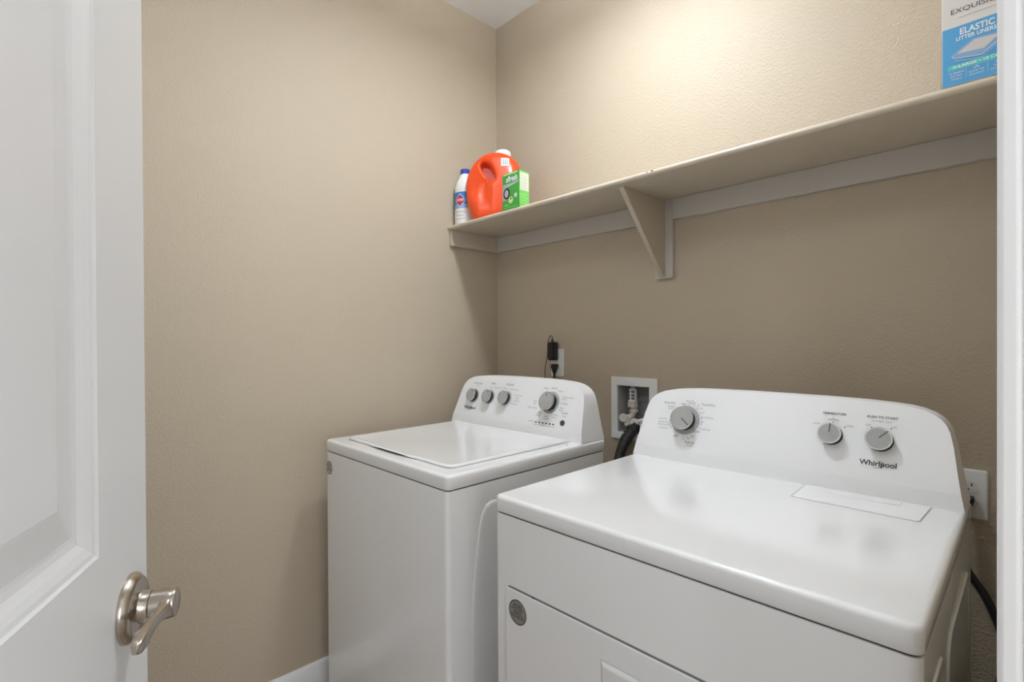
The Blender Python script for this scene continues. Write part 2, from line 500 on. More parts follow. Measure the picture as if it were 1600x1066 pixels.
# ------------------------------------------------------------------ shelf
SZ, SD = 1.7551, 0.2947
def build_shelf():
    root = empty('wall_shelf', (0, 0, 0))
    tag(root, 'long beige painted wall shelf above the washing machine and dryer', 'shelf')
    bm = bmesh.new()
    st = 0.0177
    prof = [(0, SZ), (-SD + 0.006, SZ), (-SD + 0.002, SZ - 0.003), (-SD, SZ - st / 2), (-SD + 0.002, SZ - st + 0.003), (-SD + 0.006, SZ - st), (0, SZ - st)]
    a = [bm.verts.new((0.0005, y - 0.0005, z)) for y, z in prof]
    b = [bm.verts.new((XW - 0.0005, y - 0.0005, z)) for y, z in prof]
    bm.faces.new(a); bm.faces.new(b[::-1])
    for i in range(len(prof)):
        bm.faces.new((a[i], b[i], b[(i + 1) % len(prof)], a[(i + 1) % len(prof)]))
    board = finish('shelf_board', bm, SHELFP, root)
    for x, w in ((1.003, 0.0045), (0.986, 0.0024)):
        bm = bmesh.new()
        patch(bm, circ(x, SZ - 0.0042, w, 9, 0.0022), lambda u, v: (u, -SD - 0.0001, v))
        c = finish('paint_chip', bm, mat('chipped_wood', (0.16, 0.11, 0.07), 0.8), board, smooth=False)
        c['label'] = 'dark chip in the shelf edge'
    ct = SZ - st - 0.0003
    c = boxo('cleat', 0.0005, 0.889, -0.018, -0.0005, 1.6675, ct, CLEAT_SHEEN, root, 0.0015)
    c2 = boxo('cleat', 0.9185, XW - 0.0005, -0.018, -0.0005, 1.6675, ct, CLEAT_SHEEN, root, 0.0015)
    c3 = boxo('cleat', 0.0005, 0.018, -0.2842, -0.0185, 1.6675, ct, SHELFP, root, 0.0015)
    for q in (c, c2): q['label'] = 'cleat under the back of the shelf, sheen painted in as grey white'
    c3['label'] = 'beige cleat on the left wall'
    br = boxo('bracket', 0.849, 0.9182, -0.017, -0.0005, 1.465, ct - 0.0001, CLEAT_SHEEN, root, 0.0015)
    br['label'] = 'painted wooden triangular bracket'
    bm = bmesh.new()
    tri = [(-0.0175, ct), (-0.272, ct), (-0.272, ct - 0.006), (-0.030, 1.4735), (-0.0175, 1.4735)]
    prism(bm, tri, lambda u, v, t: (0.873 + 0.017 * t, u, v))
    g = finish('gusset', bm, SHELFP, br, 0.001)
    g['label'] = 'triangular gusset board'
build_shelf()

# ------------------------------------------------------------------ ceiling lights (out of frame; entry and hall ones added for fill)
def drum_light(x, y, spec, label):
    """semi-flush drum light: metal base and stem, glowing frosted drum with a brighter diffuser below"""
    root = empty('ceiling_light', (x, y, CEILZ))
    tag(root, label, 'ceiling light')
    r = spec['r']; drop = spec['drop']
    bm = bmesh.new()
    lathe(bm, [(0.001, -0.0005), (0.055, -0.0005), (0.055, -0.015), (0.012, -0.02), (0.012, -drop), (0.001, -drop)], (0, 0, 0), (0, 0, 1), 32)
    finish('base', bm, NICK, root)
    bm = bmesh.new()
    lathe(bm, [(0.011, -drop + 0.0005), (r - 0.006, -drop + 0.0005), (r - 0.006, -drop + 0.003), (0.011, -drop + 0.003)], (0, 0, 0), (0, 0, 1), 40)
    tp = finish('top_diffuser', bm, mat(spec['name'] + '_top', (0.9, 0.9, 0.88), 0.5, emit=(spec['color'], spec['top'])), root)  # upward glow added to lift the ceiling and bounce fill
    bm = bmesh.new()
    lathe(bm, [(0.011, -drop), (r, -drop), (r, -drop - 0.035), (0.011, -drop - 0.035)], (0, 0, 0), (0, 0, 1), 40)
    finish('lamp_shade', bm, mat(spec['name'] + '_drum', (0.9, 0.9, 0.88), 0.5, emit=(spec['color'], spec['side'])), root)
    if spec.get('baffle'):
        bm = bmesh.new()
        e = drop + 0.039 + spec['baffle']
        lathe(bm, [(r + 0.0005, -drop), (r + 0.006, -drop), (r + 0.006, -e), (r + 0.0005, -e), (r + 0.0005, -drop)], (0, 0, 0), (0, 0, 1), 40)
        finish('baffle', bm, BPLAST, root)
    bm = bmesh.new()
    lathe(bm, [(0.001, -drop - 0.0355), (r - 0.002, -drop - 0.0355), (r - 0.004, -drop - 0.038), (0.001, -drop - 0.0385)], (0, 0, 0), (0, 0, 1), 40)
    finish('diffuser', bm, mat(spec['name'] + '_diffuser', (0.9, 0.9, 0.88), 0.5, emit=(spec['color'], spec['strength'])), root)
drum_light(*LAMP['pos'], LAMP, 'round semi flush ceiling light with frosted drum inside the laundry room')
drum_light(*ENTRY_FILL['pos'], ENTRY_FILL, 'added wide fill light, unseen over the open door of the laundry room')
drum_light(*HALL_FILL['pos'], HALL_FILL, 'added round fill light, unseen out in the hall')

# ------------------------------------------------------------------ washing machine and dryer
def console_mesh(Wd, zt):
    rows = [(0.0, 0.003), (0.030, 0.0085), (0.034, 0.0092), (0.08, 0.0165), (0.12, 0.0225), (0.147, 0.0285), (0.160, 0.0345), (0.171, 0.0435), (0.180, 0.056), (0.1875, 0.074), (0.192, 0.094), (0.1955, 0.125), (0.198, 0.165), (0.1995, 0.215), (0.2005, 0.29)]
    H = 0.2
    def yf(z):
        if z <= 0.033: return 0.5605 + z / 0.033 * 0.0055
        return 0.566 + (z - 0.033) * 0.06 / 0.167
    def yb(z): return 0.688 - 0.02 * z / H
    nx = 16
    bm = bmesh.new()
    Fr, Bk = [], []
    for z, ins in rows:
        f, b = [], []
        for k in range(nx + 1):
            x = ins + (Wd - 2 * ins) * k / nx
            f.append(bm.verts.new((x, yf(z), zt + z))); b.append(bm.verts.new((x, yb(z), zt + z)))
        Fr.append(f); Bk.append(b)
    for r in range(len(rows) - 1):
        for k in range(nx):
            bm.faces.new((Fr[r][k], Fr[r][k + 1], Fr[r + 1][k + 1], Fr[r + 1][k]))
            bm.faces.new((Bk[r][k + 1], Bk[r][k], Bk[r + 1][k], Bk[r + 1][k + 1]))
        for k in (0, nx):
            bm.faces.new((Fr[r][k], Fr[r + 1][k], Bk[r + 1][k], Bk[r][k]))
    for k in range(nx):
        bm.faces.new((Fr[0][k], Bk[0][k], Bk[0][k + 1], Fr[0][k + 1]))
        bm.faces.new((Fr[-1][k], Fr[-1][k + 1], Bk[-1][k + 1], Bk[-1][k]))
    return bm

class Panel:
    """the tilted front of a console: u across, s up the slope"""
    def __init__(self, zt):
        self.o = Vector((0, 0.566, zt + 0.033))
        d = Vector((0, 0.06, 0.167)).normalized()
        self.s = d; self.n = Vector((0, -d.z, d.y))
    def at(self, u, s, off=0.0004):
        return self.o + Vector((u, 0, 0)) + self.s * s + self.n * off

def worktop(name, Wd, dep, zs, zt, root):
    bm = bmesh.new()
    prof = [(0.0015, zs), (0.0, zs + 0.003), (0.0, zt - 0.009), (0.0008, zt - 0.0055), (0.003, zt - 0.0022), (0.0065, zt - 0.0005), (0.011, zt)]
    rings = []
    for ins, z in prof:
        rings.append([(x, y, z) for x, y in rrect(ins, Wd - ins, ins, dep - ins, max(0.016 - ins, 0.004), 5)])
    loft(bm, rings)
    return finish(name, bm, APPL, root)

def cabinet(name, Wd, dep, zs, root, lift=0.0):
    bm = bmesh.new()
    loft(bm, [[(x, y, z) for x, y in rrect(0.0012, Wd - 0.0012, 0.0012, dep - 0.004, 0.014, 5)] for z in (0.03 - lift, zs - 0.0035)])
    o = finish(name, bm, SIDEW, root)
    bm = bmesh.new()
    loft(bm, [[(x, y, z) for x, y in rrect(0.005, Wd - 0.005, 0.005, dep - 0.008, 0.012, 5)] for z in (zs - 0.0036, zs + 0.0002)])
    g = finish('seam', bm, DARK, o)
    g['label'] = 'dark seam below the worktop'
    for x in (0.05, Wd - 0.05):
        for y in (0.05, dep - 0.06):
            bm = bmesh.new()
            lathe(bm, [(0.02, 0.0), (0.022, 0.006), (0.012, 0.012), (0.012, 0.031)], (x, y, -lift), (0, 0, 1), 16)
            finish('foot', bm, BRUB, root)
    return o

def knob(root, pan, u, s, r, ln, ang, ring, label, mark=(0.35, 0.95)):
    """round control: printed ring, black skirt, silver rimmed face with a pointer line"""
    P = lambda a, b, off: pan.at(u + a, s + b, off)
    bm = bmesh.new()
    c = pan.at(u, s, 0.0)
    if ring:
        lathe(bm, [(ring, 0.0003), (ring, 0.0012), (ring * 0.93, 0.0018), (ring * 0.93, 0.0018), (r * 0.92, 0.0018)], c, pan.n, 40)
        rg = RINGG
    else:
        lathe(bm, [(r * 0.98, 0.0003), (r * 0.98, 0.0018), (r * 0.9, 0.0019)], c, pan.n, 40)
        rg = KDARK
    o = finish('control_knob', bm, rg, root)
    o['label'] = label
    bm = bmesh.new()
    lathe(bm, [(r * 0.90, 0.0019), (r * 0.88, ln - 0.0055), (r * 0.95, ln - 0.005)], c, pan.n, 40)
    k = finish('knob_skirt', bm, KDARK, o); k['label'] = 'black skirt'
    bm = bmesh.new()
    lathe(bm, [(r * 0.95, ln - 0.0052), (r, ln - 0.0045), (r, ln - 0.0014), (r * 0.97, ln - 0.0002), (r * 0.955, ln - 0.0002)], c, pan.n, 48)
    k = finish('knob_rim', bm, KRING, o); k['label'] = 'bright metal rim'
    bm = bmesh.new()
    prism(bm, circ(0, 0, r * 0.95, 48), lambda a, b, t: pan.at(u + a, s + b, ln - 0.0004 + 0.0001 * t))
    k = finish('knob_groove', bm, KEDGE, o, smooth=False); k['label'] = 'dark line round the knob face'
    bm = bmesh.new()
    prism(bm, circ(0, 0, r * 0.885, 48), lambda a, b, t: pan.at(u + a, s + b, ln - 0.0003 + 0.0003 * t))
    k = finish('knob_face', bm, KFACE, o, smooth=False); k['label'] = 'silver grey knob face'
    bm = bmesh.new()
    d = (math.sin(ang), math.cos(ang))
    stroke(bm, [(d[0] * r * mark[0], d[1] * r * mark[0]), (d[0] * r * mark[1], d[1] * r * mark[1])], r * 0.085, lambda a, b: pan.at(u + a, s + b, ln + 0.0005))
    k = finish('pointer', bm, INK, o, smooth=False); k['label'] = 'dark pointer line'
    return o

def swirl_logo(con, pan, u0, u1, s, tilt=0.0, mname='logo'):
    """the maker's word with an open swirl round its middle letters"""
    bm = bmesh.new()
    mp = lambda a, b: pan.at(a, b, 0.0006)
    w = u1 - u0; uc = (u0 + u1) / 2
    put_text(bm, 'Whirlpool', uc, s + w * 0.012, mp, width=w, bold=True, rot=tilt)
    pts, ws = [], []
    for k in range(40):
        t = R(75) - R(300) * k / 39
        ca, sa = math.cos(t), math.sin(t)
        x = w * 0.155 * ca; y = w * 0.080 * sa
        rx = x * math.cos(0.62) - y * math.sin(0.62); ry = x * math.sin(0.62) + y * math.cos(0.62)
        pts.append((uc + w * 0.015 + rx, s - w * 0.02 + ry)); ws.append(w * (0.004 + 0.012 * math.sin(math.pi * k / 39)))
    stroke(bm, pts, ws, mp)
    o = finish(mname, bm, INK, con, smooth=False)
    o['label'] = 'dark printed brand word with a swirl'
    return o

def lettering(con, pan, items, name='lettering', cuts=()):
    def upos(it): return it[1][0][0] if it[0] == 'line' else it[1]
    def ulab(it): return upos(it) if it[0] in ('dot', 'line') else it[1]
    if cuts:
        lo = -9
        for hi in list(cuts) + [9]:
            part = [it for it in items if lo <= ulab(it) < hi]
            if part: lettering(con, pan, part, name)
            lo = hi
        return
    bm = bmesh.new()
    mp = lambda a, b: pan.at(a, b, 0.0005)
    for it in items:
        if it[0] == 'dot': patch(bm, circ(it[1], it[2], it[3], 10), mp, it[4])
        elif it[0] == 'line': stroke(bm, it[1], it[2], mp, it[3])
        else:
            s, u, v, size, mi = it[:5]
            put_text(bm, s, u, v, mp, size=size, mi=mi, bold=len(it) > 5)
    o = finish(name, bm, [INKG, INKM, INK], con, smooth=False)
    o['label'] = 'small grey printed captions'
    return o

def sticker(parent, x, z, rx, rz, base, y=-0.0005):
    """round dealer sticker on a front panel, facing -Y"""
    bm = bmesh.new()
    prism(bm, circ(x, z, rx, 40, rz), lambda u, v, t: (u, y - 0.0006 * t, v), 0)
    mp2 = lambda u, v: (u, y - 0.0009, v)
    for k in range(40):
        a, b = 2 * math.pi * k / 40, 2 * math.pi * (k + 1) / 40
        patch(bm, [(x + rx * q * math.cos(t), z + rz * q * math.sin(t)) for q, t in ((0.99, a), (0.99, b), (0.91, b), (0.91, a))], mp2, 1)
    for s, dz, w in (('MOORE', 0.5, 0.95), ('FACTORY', 0.22, 1.30), ('PARTS', -0.06, 0.85), ('555-WB-521', -0.38, 1.45)):
        put_text(bm, s, x, z + dz * rz, mp2, width=w * rx, h=rz * 0.30, mi=1, bold=True)
    stroke(bm, [(x - rx * 0.8, z - rz * 0.2), (x + rx * 0.8, z - rz * 0.2)], rz * 0.03, mp2, 1)
    o = finish('sticker', bm, [base, INK], parent, smooth=False)
    o['label'] = 'round sticker with dark lettering'
    return o

def build_washer():
    Wd, dep, zs, zt = 0.6988, 0.695, 0.8691, 0.9073
    root = empty('washing_machine', (0.1180, -0.9078, 0.0376), R(0.8299))
    root.scale = (0.97, 0.97, 0.97)
    tag(root, 'white top loading washing machine with closed lid and three small knobs, beside the left wall', 'washing machine')
    cab = cabinet('cabinet', Wd, dep, zs, root, 0.0387)
    sticker(cab, 0.0305, 0.812, 0.0225, 0.0235, STICKP, 0.0008)
    # pressed stiffening panel on the right side
    bm = bmesh.new()
    ol = [(0.077, 0.08), (0.0765, 0.36), (0.079, 0.53), (0.090, 0.64), (0.105, 0.742), (0.118, 0.785), (0.133, 0.805), (0.150, 0.812), (0.30, 0.814), (0.56, 0.814), (0.60, 0.80), (0.62, 0.77), (0.62, 0.10), (0.60, 0.07), (0.10, 0.07)]
    cy = sum(p[0] for p in ol) / len(ol); cz = sum(p[1] for p in ol) / len(ol)
    rings = []
    for d, h in ((0, 0.0), (0.0, 0.0010), (0.0015, 0.0019), (0.010, 0.0022), (0.030, 0.0019), (0.05, 0.0016)):
        rr = []
        for y, z in ol:
            l = math.hypot(y - cy, z - cz)
            rr.append((Wd - 0.0012 + h, y - (y - cy) / l * d, z - (z - cz) / l * d))
        rings.append(rr)
    loft(bm, rings)
    pp = finish('side_panel', bm, SIDEW, cab); pp['label'] = 'pressed oblong panel on the side'
    top = worktop('worktop', Wd, dep, zs, zt, root)
    # lid: slab with a dipped finger slot in its front edge
    bm = bmesh.new()
    fr = [(0.0625, 0.0600), (0.075, 0.0525), (0.15, 0.0520), (0.205, 0.0520), (0.225, 0.0475), (0.255, 0.0440), (0.31, 0.0425), (0.40, 0.0422), (0.455, 0.0425), (0.480, 0.0462), (0.500, 0.0490), (0.56, 0.0485), (0.615, 0.0480), (0.634, 0.0510), (0.645, 0.0590)]
    ol = fr + [(0.648, 0.075), (0.648, 0.5555), (0.045, 0.5555), (0.055, 0.30), (0.060, 0.075)]
    def dip(x):
        return max(0.0, 1 - abs((x - 0.352) / 0.125) ** 2.5) if abs(x - 0.352) < 0.125 else 0.0
    rings = []
    for ins, z in ((0.002, 0.0004), (0.0, 0.0022), (0.0004, 0.0062), (0.002, 0.0078), (0.006, 0.0086), (0.010, 0.0084), (0.016, 0.0078)):
        rr = []
        cx_, cy_ = 0.35, 0.30
        for x, y in ol:
            sx = (x - cx_) / 0.30; sy = (y - cy_) / 0.25
            X = x - max(-1, min(1, sx)) * ins; Y = y - max(-1, min(1, sy)) * ins
            lift = 0.0080 * dip(x) if y < 0.06 and z < 0.005 else 0.0
            rr.append((X, Y, zt + z + lift * (0.6 if z > 0.002 else 1)))
        rings.append(rr)
    loft(bm, rings)
    lid = finish('lid', bm, APPL, root)
    bm = bmesh.new()
    # dark finger slot under the lid lip
    sl = [(x, 0.0405 + 0.0125 * (1 - dip(x))) for x in [0.245 + 0.215 * k / 16 for k in range(17)]]
    prism(bm, [(x, y) for x, y in sl] + [(0.46, 0.060), (0.245, 0.060)], lambda u, v, t: (u, v + 0.0032, zt + 0.0003 + t * 0.0042))
    s_ = finish('finger_slot', bm, DARK, lid); s_['label'] = 'dark finger slot under the lid edge'
    bm = bmesh.new()
    lathe(bm, [(0.004, 0.0002), (0.0035, 0.002), (0.0001, 0.0026)], (0.668, 0.515, zt), (0, 0, 1), 12)
    finish('bumper', bm, mat('bumper_grey', (0.5, 0.5, 0.5), 0.6), top)
    con = finish('console', console_mesh(Wd, zt), CONS, root, 0.009, 4, angle=38)
    con['label'] = 'white control console across the back'
    pan = Panel(zt)
    for u, s, a in ((0.111, 0.0855, R(30)), (0.206, 0.0873, R(20)), (0.300, 0.0890, R(-60))):
        knob(root, pan, u, s, 0.0262, 0.022, a, 0.0295, 'small silver knob with black skirt', (0.5, 0.85))
    knob(root, pan, 0.529, 0.0924, 0.0335, 0.028, R(-8), 0.040, 'large silver cycle knob with black skirt', (0.45, 0.8))
    bm = bmesh.new()
    lathe(bm, [(0.0100, 0.0003), (0.0100, 0.002), (0.009, 0.003), (0.0001, 0.003)], pan.at(0.6025, 0.0255, 0), pan.n, 24)
    b = finish('start_button', bm, mat('button_grey', (0.05, 0.05, 0.055), 0.4), root); b['label'] = 'dark round start button'
    for k in range(6):
        u = 0.4816 + (0.5629 - 0.4816) * k / 5
        bm = bmesh.new()
        prism(bm, [(u - 0.004, 0.0135), (u + 0.004, 0.0135), (u + 0.004, 0.0182), (u - 0.004, 0.0182)], lambda a, b_, t: pan.at(a, b_, 0.0002 + 0.0005 * t))
        i_ = finish('indicator_light', bm, INK, root); i_['label'] = 'small dark status window'
    swirl_logo(con, pan, 0.0695, 0.1400, 0.0335)
    g = 0.0085
    lettering(con, pan, [
        ('LOAD SIZE', 0.119, 0.139, 0.0105, 1), ('AUTO', 0.122, 0.1275, 0.006, 0), ('TEMP', 0.211, 0.143, 0.0115, 1), ('OPTIONS', 0.3065, 0.1445, 0.0105, 1),
        ('Cold', 0.205, 0.127, g, 0), ('Warm Hot', 0.243, 0.128, g, 0), ('Deep', 0.285, 0.128, g, 0), ('Water Level', 0.337, 0.127, g, 0), ('Extra Rinse', 0.364, 0.105, g, 0), ('Fabric', 0.362, 0.094, g, 0), ('Softener', 0.362, 0.084, g, 0), ('No Extras', 0.352, 0.071, g, 0),
        ('Normal', 0.533, 0.1455, g, 1), ('Heavy', 0.5655, 0.137, g, 0), ('Bulky', 0.497, 0.143, g, 0), ('Delicate Wash', 0.604, 0.116, g, 0), ('Colors', 0.588, 0.108, g, 0), ('Whites', 0.596, 0.093, g, 1), ('Quick', 0.586, 0.077, g, 0), ('Wash', 0.584, 0.068, g, 0),
        ('Rinse', 0.456, 0.092, g, 0), ('Spin', 0.4575, 0.083, g, 0), ('Clean Washer', 0.450, 0.0665, g, 0), ('Drain', 0.489, 0.051, g, 0), ('& Spin', 0.486, 0.0415, g, 0), ('Soak', 0.523, 0.0415, g, 1), ('Casual', 0.524, 0.033, g, 1), ('Towels', 0.563, 0.050, g, 0), ('Cycle', 0.562, 0.041, g, 0),
        ('START', 0.604, 0.059, 0.0098, 1), ('Pause', 0.604, 0.049, g, 0), ('STATUS', 0.458, 0.0165, 0.007, 0),
        ('Sense', 0.480, 0.0075, 0.007, 0), ('Fill', 0.497, 0.0075, 0.007, 1), ('Wash', 0.5125, 0.0075, 0.007, 1), ('Rinse', 0.529, 0.0075, 0.007, 0), ('Spin', 0.546, 0.0075, 0.007, 0), ('Done', 0.5635, 0.0075, 0.007, 0),
        ('dot', 0.5445, 0.0545, 0.0018, 1), ('dot', 0.5775, 0.094, 0.0016, 1)], cuts=(0.165, 0.255, 0.42))
    return root
build_washer()

def build_dryer():
    Wd, dep, zs, zt = 0.7373, 0.680, 0.8772, 0.9125
    root = empty('clothes_dryer', (0.9655, -0.8974, 0), R(0.6551))
    tag(root, 'white front loading clothes dryer with one timer dial at left, nearest the camera', 'clothes dryer')
    cab = cabinet('cabinet', Wd, dep, zs, root)
    # pressed panels on the right side
    bm = bmesh.new()
    for y0, y1, z0, z1 in ((0.03, 0.20, 0.10, 0.812), (0.24, 0.605, 0.08, 0.80)):
        rings = []
        for d, h in ((0, 0.0), (0.002, 0.0028), (0.012, 0.0032), (0.022, 0.0012), (0.03, 0.001)):
            rings.append([(Wd - 0.0012 + h, y, z) for y, z in rrect(y0 + d, y1 - d, z0 + d, z1 - d, 0.05 - d, 5)])
        loft(bm, rings)
    pp = finish('side_panel', bm, SIDEW, cab); pp['label'] = 'pressed panels on the side'
    worktop('worktop', Wd, dep, zs, zt, root)
    # hamper door in the front
    bm = bmesh.new()
    prism(bm, rrect(0.0375, 0.6998, 0.117, 0.7262, 0.014), lambda u, v, t: (u, 0.0011 - 0.0004 * t, v))
    s_ = finish('door_gap', bm, GREYM, cab); s_['label'] = 'dark gap around the front door'
    HX = (0.2857, 0.4516, 0.6080, 0.6747)
    bm = bmesh.new()
    holed_plate(bm, (0.0405, HX[0], HX[1], 0.6968), (0.120, HX[2], HX[3], 0.7232), [HX], lambda u, v, t: (u, -0.0035 + 0.0038 * t, v))
    d = finish('door', bm, APPL, root, 0.0022, 3)
    d['label'] = 'flat white front door'
    bm = bmesh.new()
    # pull: a scoop plate that slopes outwards toward its lower edge
    rings = [[(HX[0] + 0.0006, -0.0012, z) for z in (HX[2], HX[3] - 0.0006)], [(HX[0] + 0.006, -0.0045, HX[2]), (HX[0] + 0.006, -0.0045, HX[3] - 0.006)],
             [(HX[1] - 0.006, -0.0045, HX[2]), (HX[1] - 0.006, -0.0045, HX[3] - 0.006)], [(HX[1] - 0.0006, -0.0012, z) for z in (HX[2], HX[3] - 0.0006)]]
    o_ = [(HX[0] + 0.0006, HX[2] + 0.0006), (HX[1] - 0.0006, HX[2] + 0.0006), (HX[1] - 0.0006, HX[3] - 0.0006), (HX[0] + 0.0006, HX[3] - 0.0006)]
    def inset(dv, y): return [(o_[0][0] + dv, y, o_[0][1] + dv), (o_[1][0] - dv, y, o_[1][1] + dv), (o_[2][0] - dv, y, o_[2][1] - dv), (o_[3][0] + dv, y, o_[3][1] - dv)]
    top_in = inset(0.007, -0.0065)
    loft(bm, [inset(0, 0.0005), inset(0, -0.0022), inset(0.002, -0.0040), top_in])
    hd = finish('handle', bm, APPL, d, 0.0008); hd['label'] = 'raised rectangular door pull'
    sticker(d, 0.0765, 0.680, 0.0255, 0.0262, STICK, -0.0034)
    bm = bmesh.new()
    prism(bm, [(0.1145, 0.7228), (0.122, 0.7228), (0.122, 0.7252), (0.1145, 0.7252)], lambda u, v, t: (u, 0.0006 - 0.002 * t, v))
    c_ = finish('door_catch', bm, INK, d); c_['label'] = 'small dark catch at the top edge of the door'
    con = finish('console', console_mesh(Wd, zt), CONS, root, 0.009, 4, angle=38)
    con['label'] = 'white control console across the back'
    # lint screen cover in the worktop
    bm = bmesh.new()
    ol = [(0.4573, 0.5585), (0.4628, 0.4460), (0.4655, 0.4425), (0.4700, 0.4405), (0.6743, 0.4372), (0.6790, 0.4385), (0.6818, 0.4420), (0.6865, 0.5585)]
    prism(bm, ol, lambda u, v, t: (u, v, zt - 0.0002 + 0.0004 * t))
    s_ = finish('cover_gap', bm, mat('gap_grey', (0.30, 0.30, 0.29), 0.6), root)
    s_['label'] = 'thin gap around the lint screen cover'
    bm = bmesh.new()
    ci = [(0.5720, 0.50)]
    rings = []
    for ins, z in ((0.0018, 0.0002), (0.0020, 0.0010), (0.0032, 0.0016), (0.006, 0.0018)):
        rr = []
        for x, y in ol:
            rr.append((x - math.copysign(ins, x - 0.572), y + (ins * 0.9 if y < 0.5 else 0), zt + z))
        rings.append(rr)
    loft(bm, rings)
    lc = finish('lint_screen_cover', bm, APPL, root); lc['label'] = 'flat lint screen cover at the back right of the top'
    bm = bmesh.new()
    box(bm, 0.5135, 0.640, 0.520, 0.545, zt + 0.0017, zt + 0.0030)
    lh = finish('cover_grip', bm, APPL, lc, 0.0008); lh['label'] = 'shallow finger grip'
    pan = Panel(zt)
    knob(root, pan, 0.1500, 0.0845, 0.0325, 0.028, R(128), 0.0415, 'large silver timer knob with black skirt', (0.05, 0.9))
    knob(root, pan, 0.5025, 0.0893, 0.0238, 0.020, R(3), 0, 'silver temperature knob pointing up', (0.08, 0.95))
    knob(root, pan, 0.5945, 0.0893, 0.0252, 0.020, R(43), 0, 'silver start knob pointing up and right', (0.08, 0.95))
    swirl_logo(con, pan, 0.5602, 0.6263, 0.0365)
    g = 0.0072
    arc = [(0.150 + 0.0455 * math.sin(R(a)), 0.0845 + 0.0455 * math.cos(R(a))) for a in range(25, 140, 5)]
    arc2 = [(0.150 + 0.0455 * math.sin(R(a)), 0.0845 + 0.0455 * math.cos(R(a))) for a in range(195, 275, 5)]
    ticks = [('dot', 0.150 + 0.0475 * math.sin(R(a)), 0.0845 + 0.0475 * math.cos(R(a)), 0.0013, 1) for a in (8, 22, 40, 60, 78, 98, 150, 165, 178, 238, 250, 262)]
    lettering(con, pan, ticks + [('line', arc, 0.0007, 0), ('line', arc2, 0.0007, 0),
        ('Auto Dry', 0.0960, 0.1297, 0.0088, 1), ('Timed Dry', 0.2083, 0.1327, 0.0088, 1), ('OFF', 0.1376, 0.1284, 0.0080, 2), ('Wrinkle', 0.155, 0.1395, g, 0), ('Shield', 0.156, 0.1335, g, 0),
        ('60', 0.1698, 0.1338, g, 0), ('50', 0.1809, 0.1285, g, 0), ('40', 0.1908, 0.1212, g, 0), ('30', 0.1975, 0.1103, g, 0), ('Cool Down', 0.2110, 0.0975, g, 0), ('20', 0.1995, 0.0845, g, 0), ('Touch Up', 0.2078, 0.0645, g, 0), ('START', 0.1875, 0.0553, 0.0070, 2),
        ('30', 0.1781, 0.0405, g, 1), ('20', 0.166, 0.0335, g, 1), ('10', 0.1532, 0.0310, g, 1), ('OFF', 0.1294, 0.0363, 0.0076, 2), ('Fluff Air', 0.1727, 0.0233, 0.0086, 2), ('no heat', 0.1724, 0.0160, 0.0060, 1),
        ('Wrinkle', 0.1015, 0.1195, 0.0066, 0), ('Shield', 0.1015, 0.1135, 0.0066, 0), ('Less Dry', 0.0830, 0.0820, g, 0), ('Energy Pref', 0.0875, 0.0724, g, 0), ('Normal Dry', 0.0880, 0.0648, g, 0), ('Very Dry', 0.0890, 0.0552, g, 0),
        ('TEMPERATURE', 0.5055, 0.1391, 0.0072, 1, 1), ('MEDIUM', 0.5046, 0.1248, 0.0058, 0), ('HIGH', 0.5378, 0.1132, 0.0058, 0), ('LOW', 0.4715, 0.1125, 0.0058, 0), ('dot', 0.5282, 0.1101, 0.0014, 2), ('dot', 0.5045, 0.1185, 0.0012, 1),
        ('PUSH TO START', 0.5964, 0.1394, 0.0076, 1, 1), ('drum light / signal', 0.5957, 0.1315, 0.0052, 0), ('ON', 0.6180, 0.1199, 0.0058, 0), ('OFF', 0.5715, 0.1204, 0.0058, 0), ('dot', 0.578, 0.1159, 0.0014, 2), ('dot', 0.6128, 0.1165, 0.0014, 2)], cuts=(0.35, 0.555))
    return root
build_dryer()

# ------------------------------------------------------------------ wall outlets and plugs
def outlet(name, xc, zc, label):
    root = empty(name, (xc, 0, zc))
    tag(root, label, 'outlet')
    bm = bmesh.new()
    rings = []
    for ins, y in ((0, -0.0004), (0, -0.003), (0.0015, -0.0048), (0.004, -0.0055)):
        rings.append([(x, y, z) for x, z in rrect(-0.035 + ins, 0.035 - ins, -0.0585 + ins, 0.0585 - ins, 0.005 - ins * 0.5, 3)])
    loft(bm, rings)
    finish('cover_plate', bm, WPLAST, root)
    for dz in (0.0195, -0.0195):
        bm = bmesh.new()
        pts = [(0.0171 * math.cos(t), 0.0171 * math.sin(t)) for t in [2 * math.pi * k / 32 for k in range(32)]]
        pts = [(x, max(-0.0145, min(0.0145, z))) for x, z in pts]
        prism(bm, pts, lambda u, v, t: (u, -0.0054 - 0.0016 * t, v + dz))
        r = finish('receptacle', bm, WPLAST, root)
        bm = bmesh.new()
        for u, hgt in ((-0.0063, 0.0045), (0.0063, 0.0036)):
            box(bm, u - 0.0011, u + 0.0011, -0.0073, -0.0069, dz + 0.003 - hgt, dz + 0.003 + hgt)
        prism(bm, circ(0, dz - 0.0085, 0.0024, 12), lambda u, v, t: (u, -0.0069 - 0.0004 * t, v))
        s_ = finish('slot', bm, KDARK, r); s_['label'] = 'dark slots'
    bm = bmesh.new()
    lathe(bm, [(0.003, 0), (0.003, 0.0012), (0.0001, 0.0016)], (0, -0.0054, 0), (0, -1, 0), 14)
    s_ = finish('screw', bm, WPLAST, root)
    return root
outlet('wall_outlet', 0.3805, 1.1548, 'white duplex outlet behind the washing machine with black plugs in it')
outlet('wall_outlet', 1.6730, 0.8785, 'white duplex outlet on the wall at the right behind the clothes dryer')

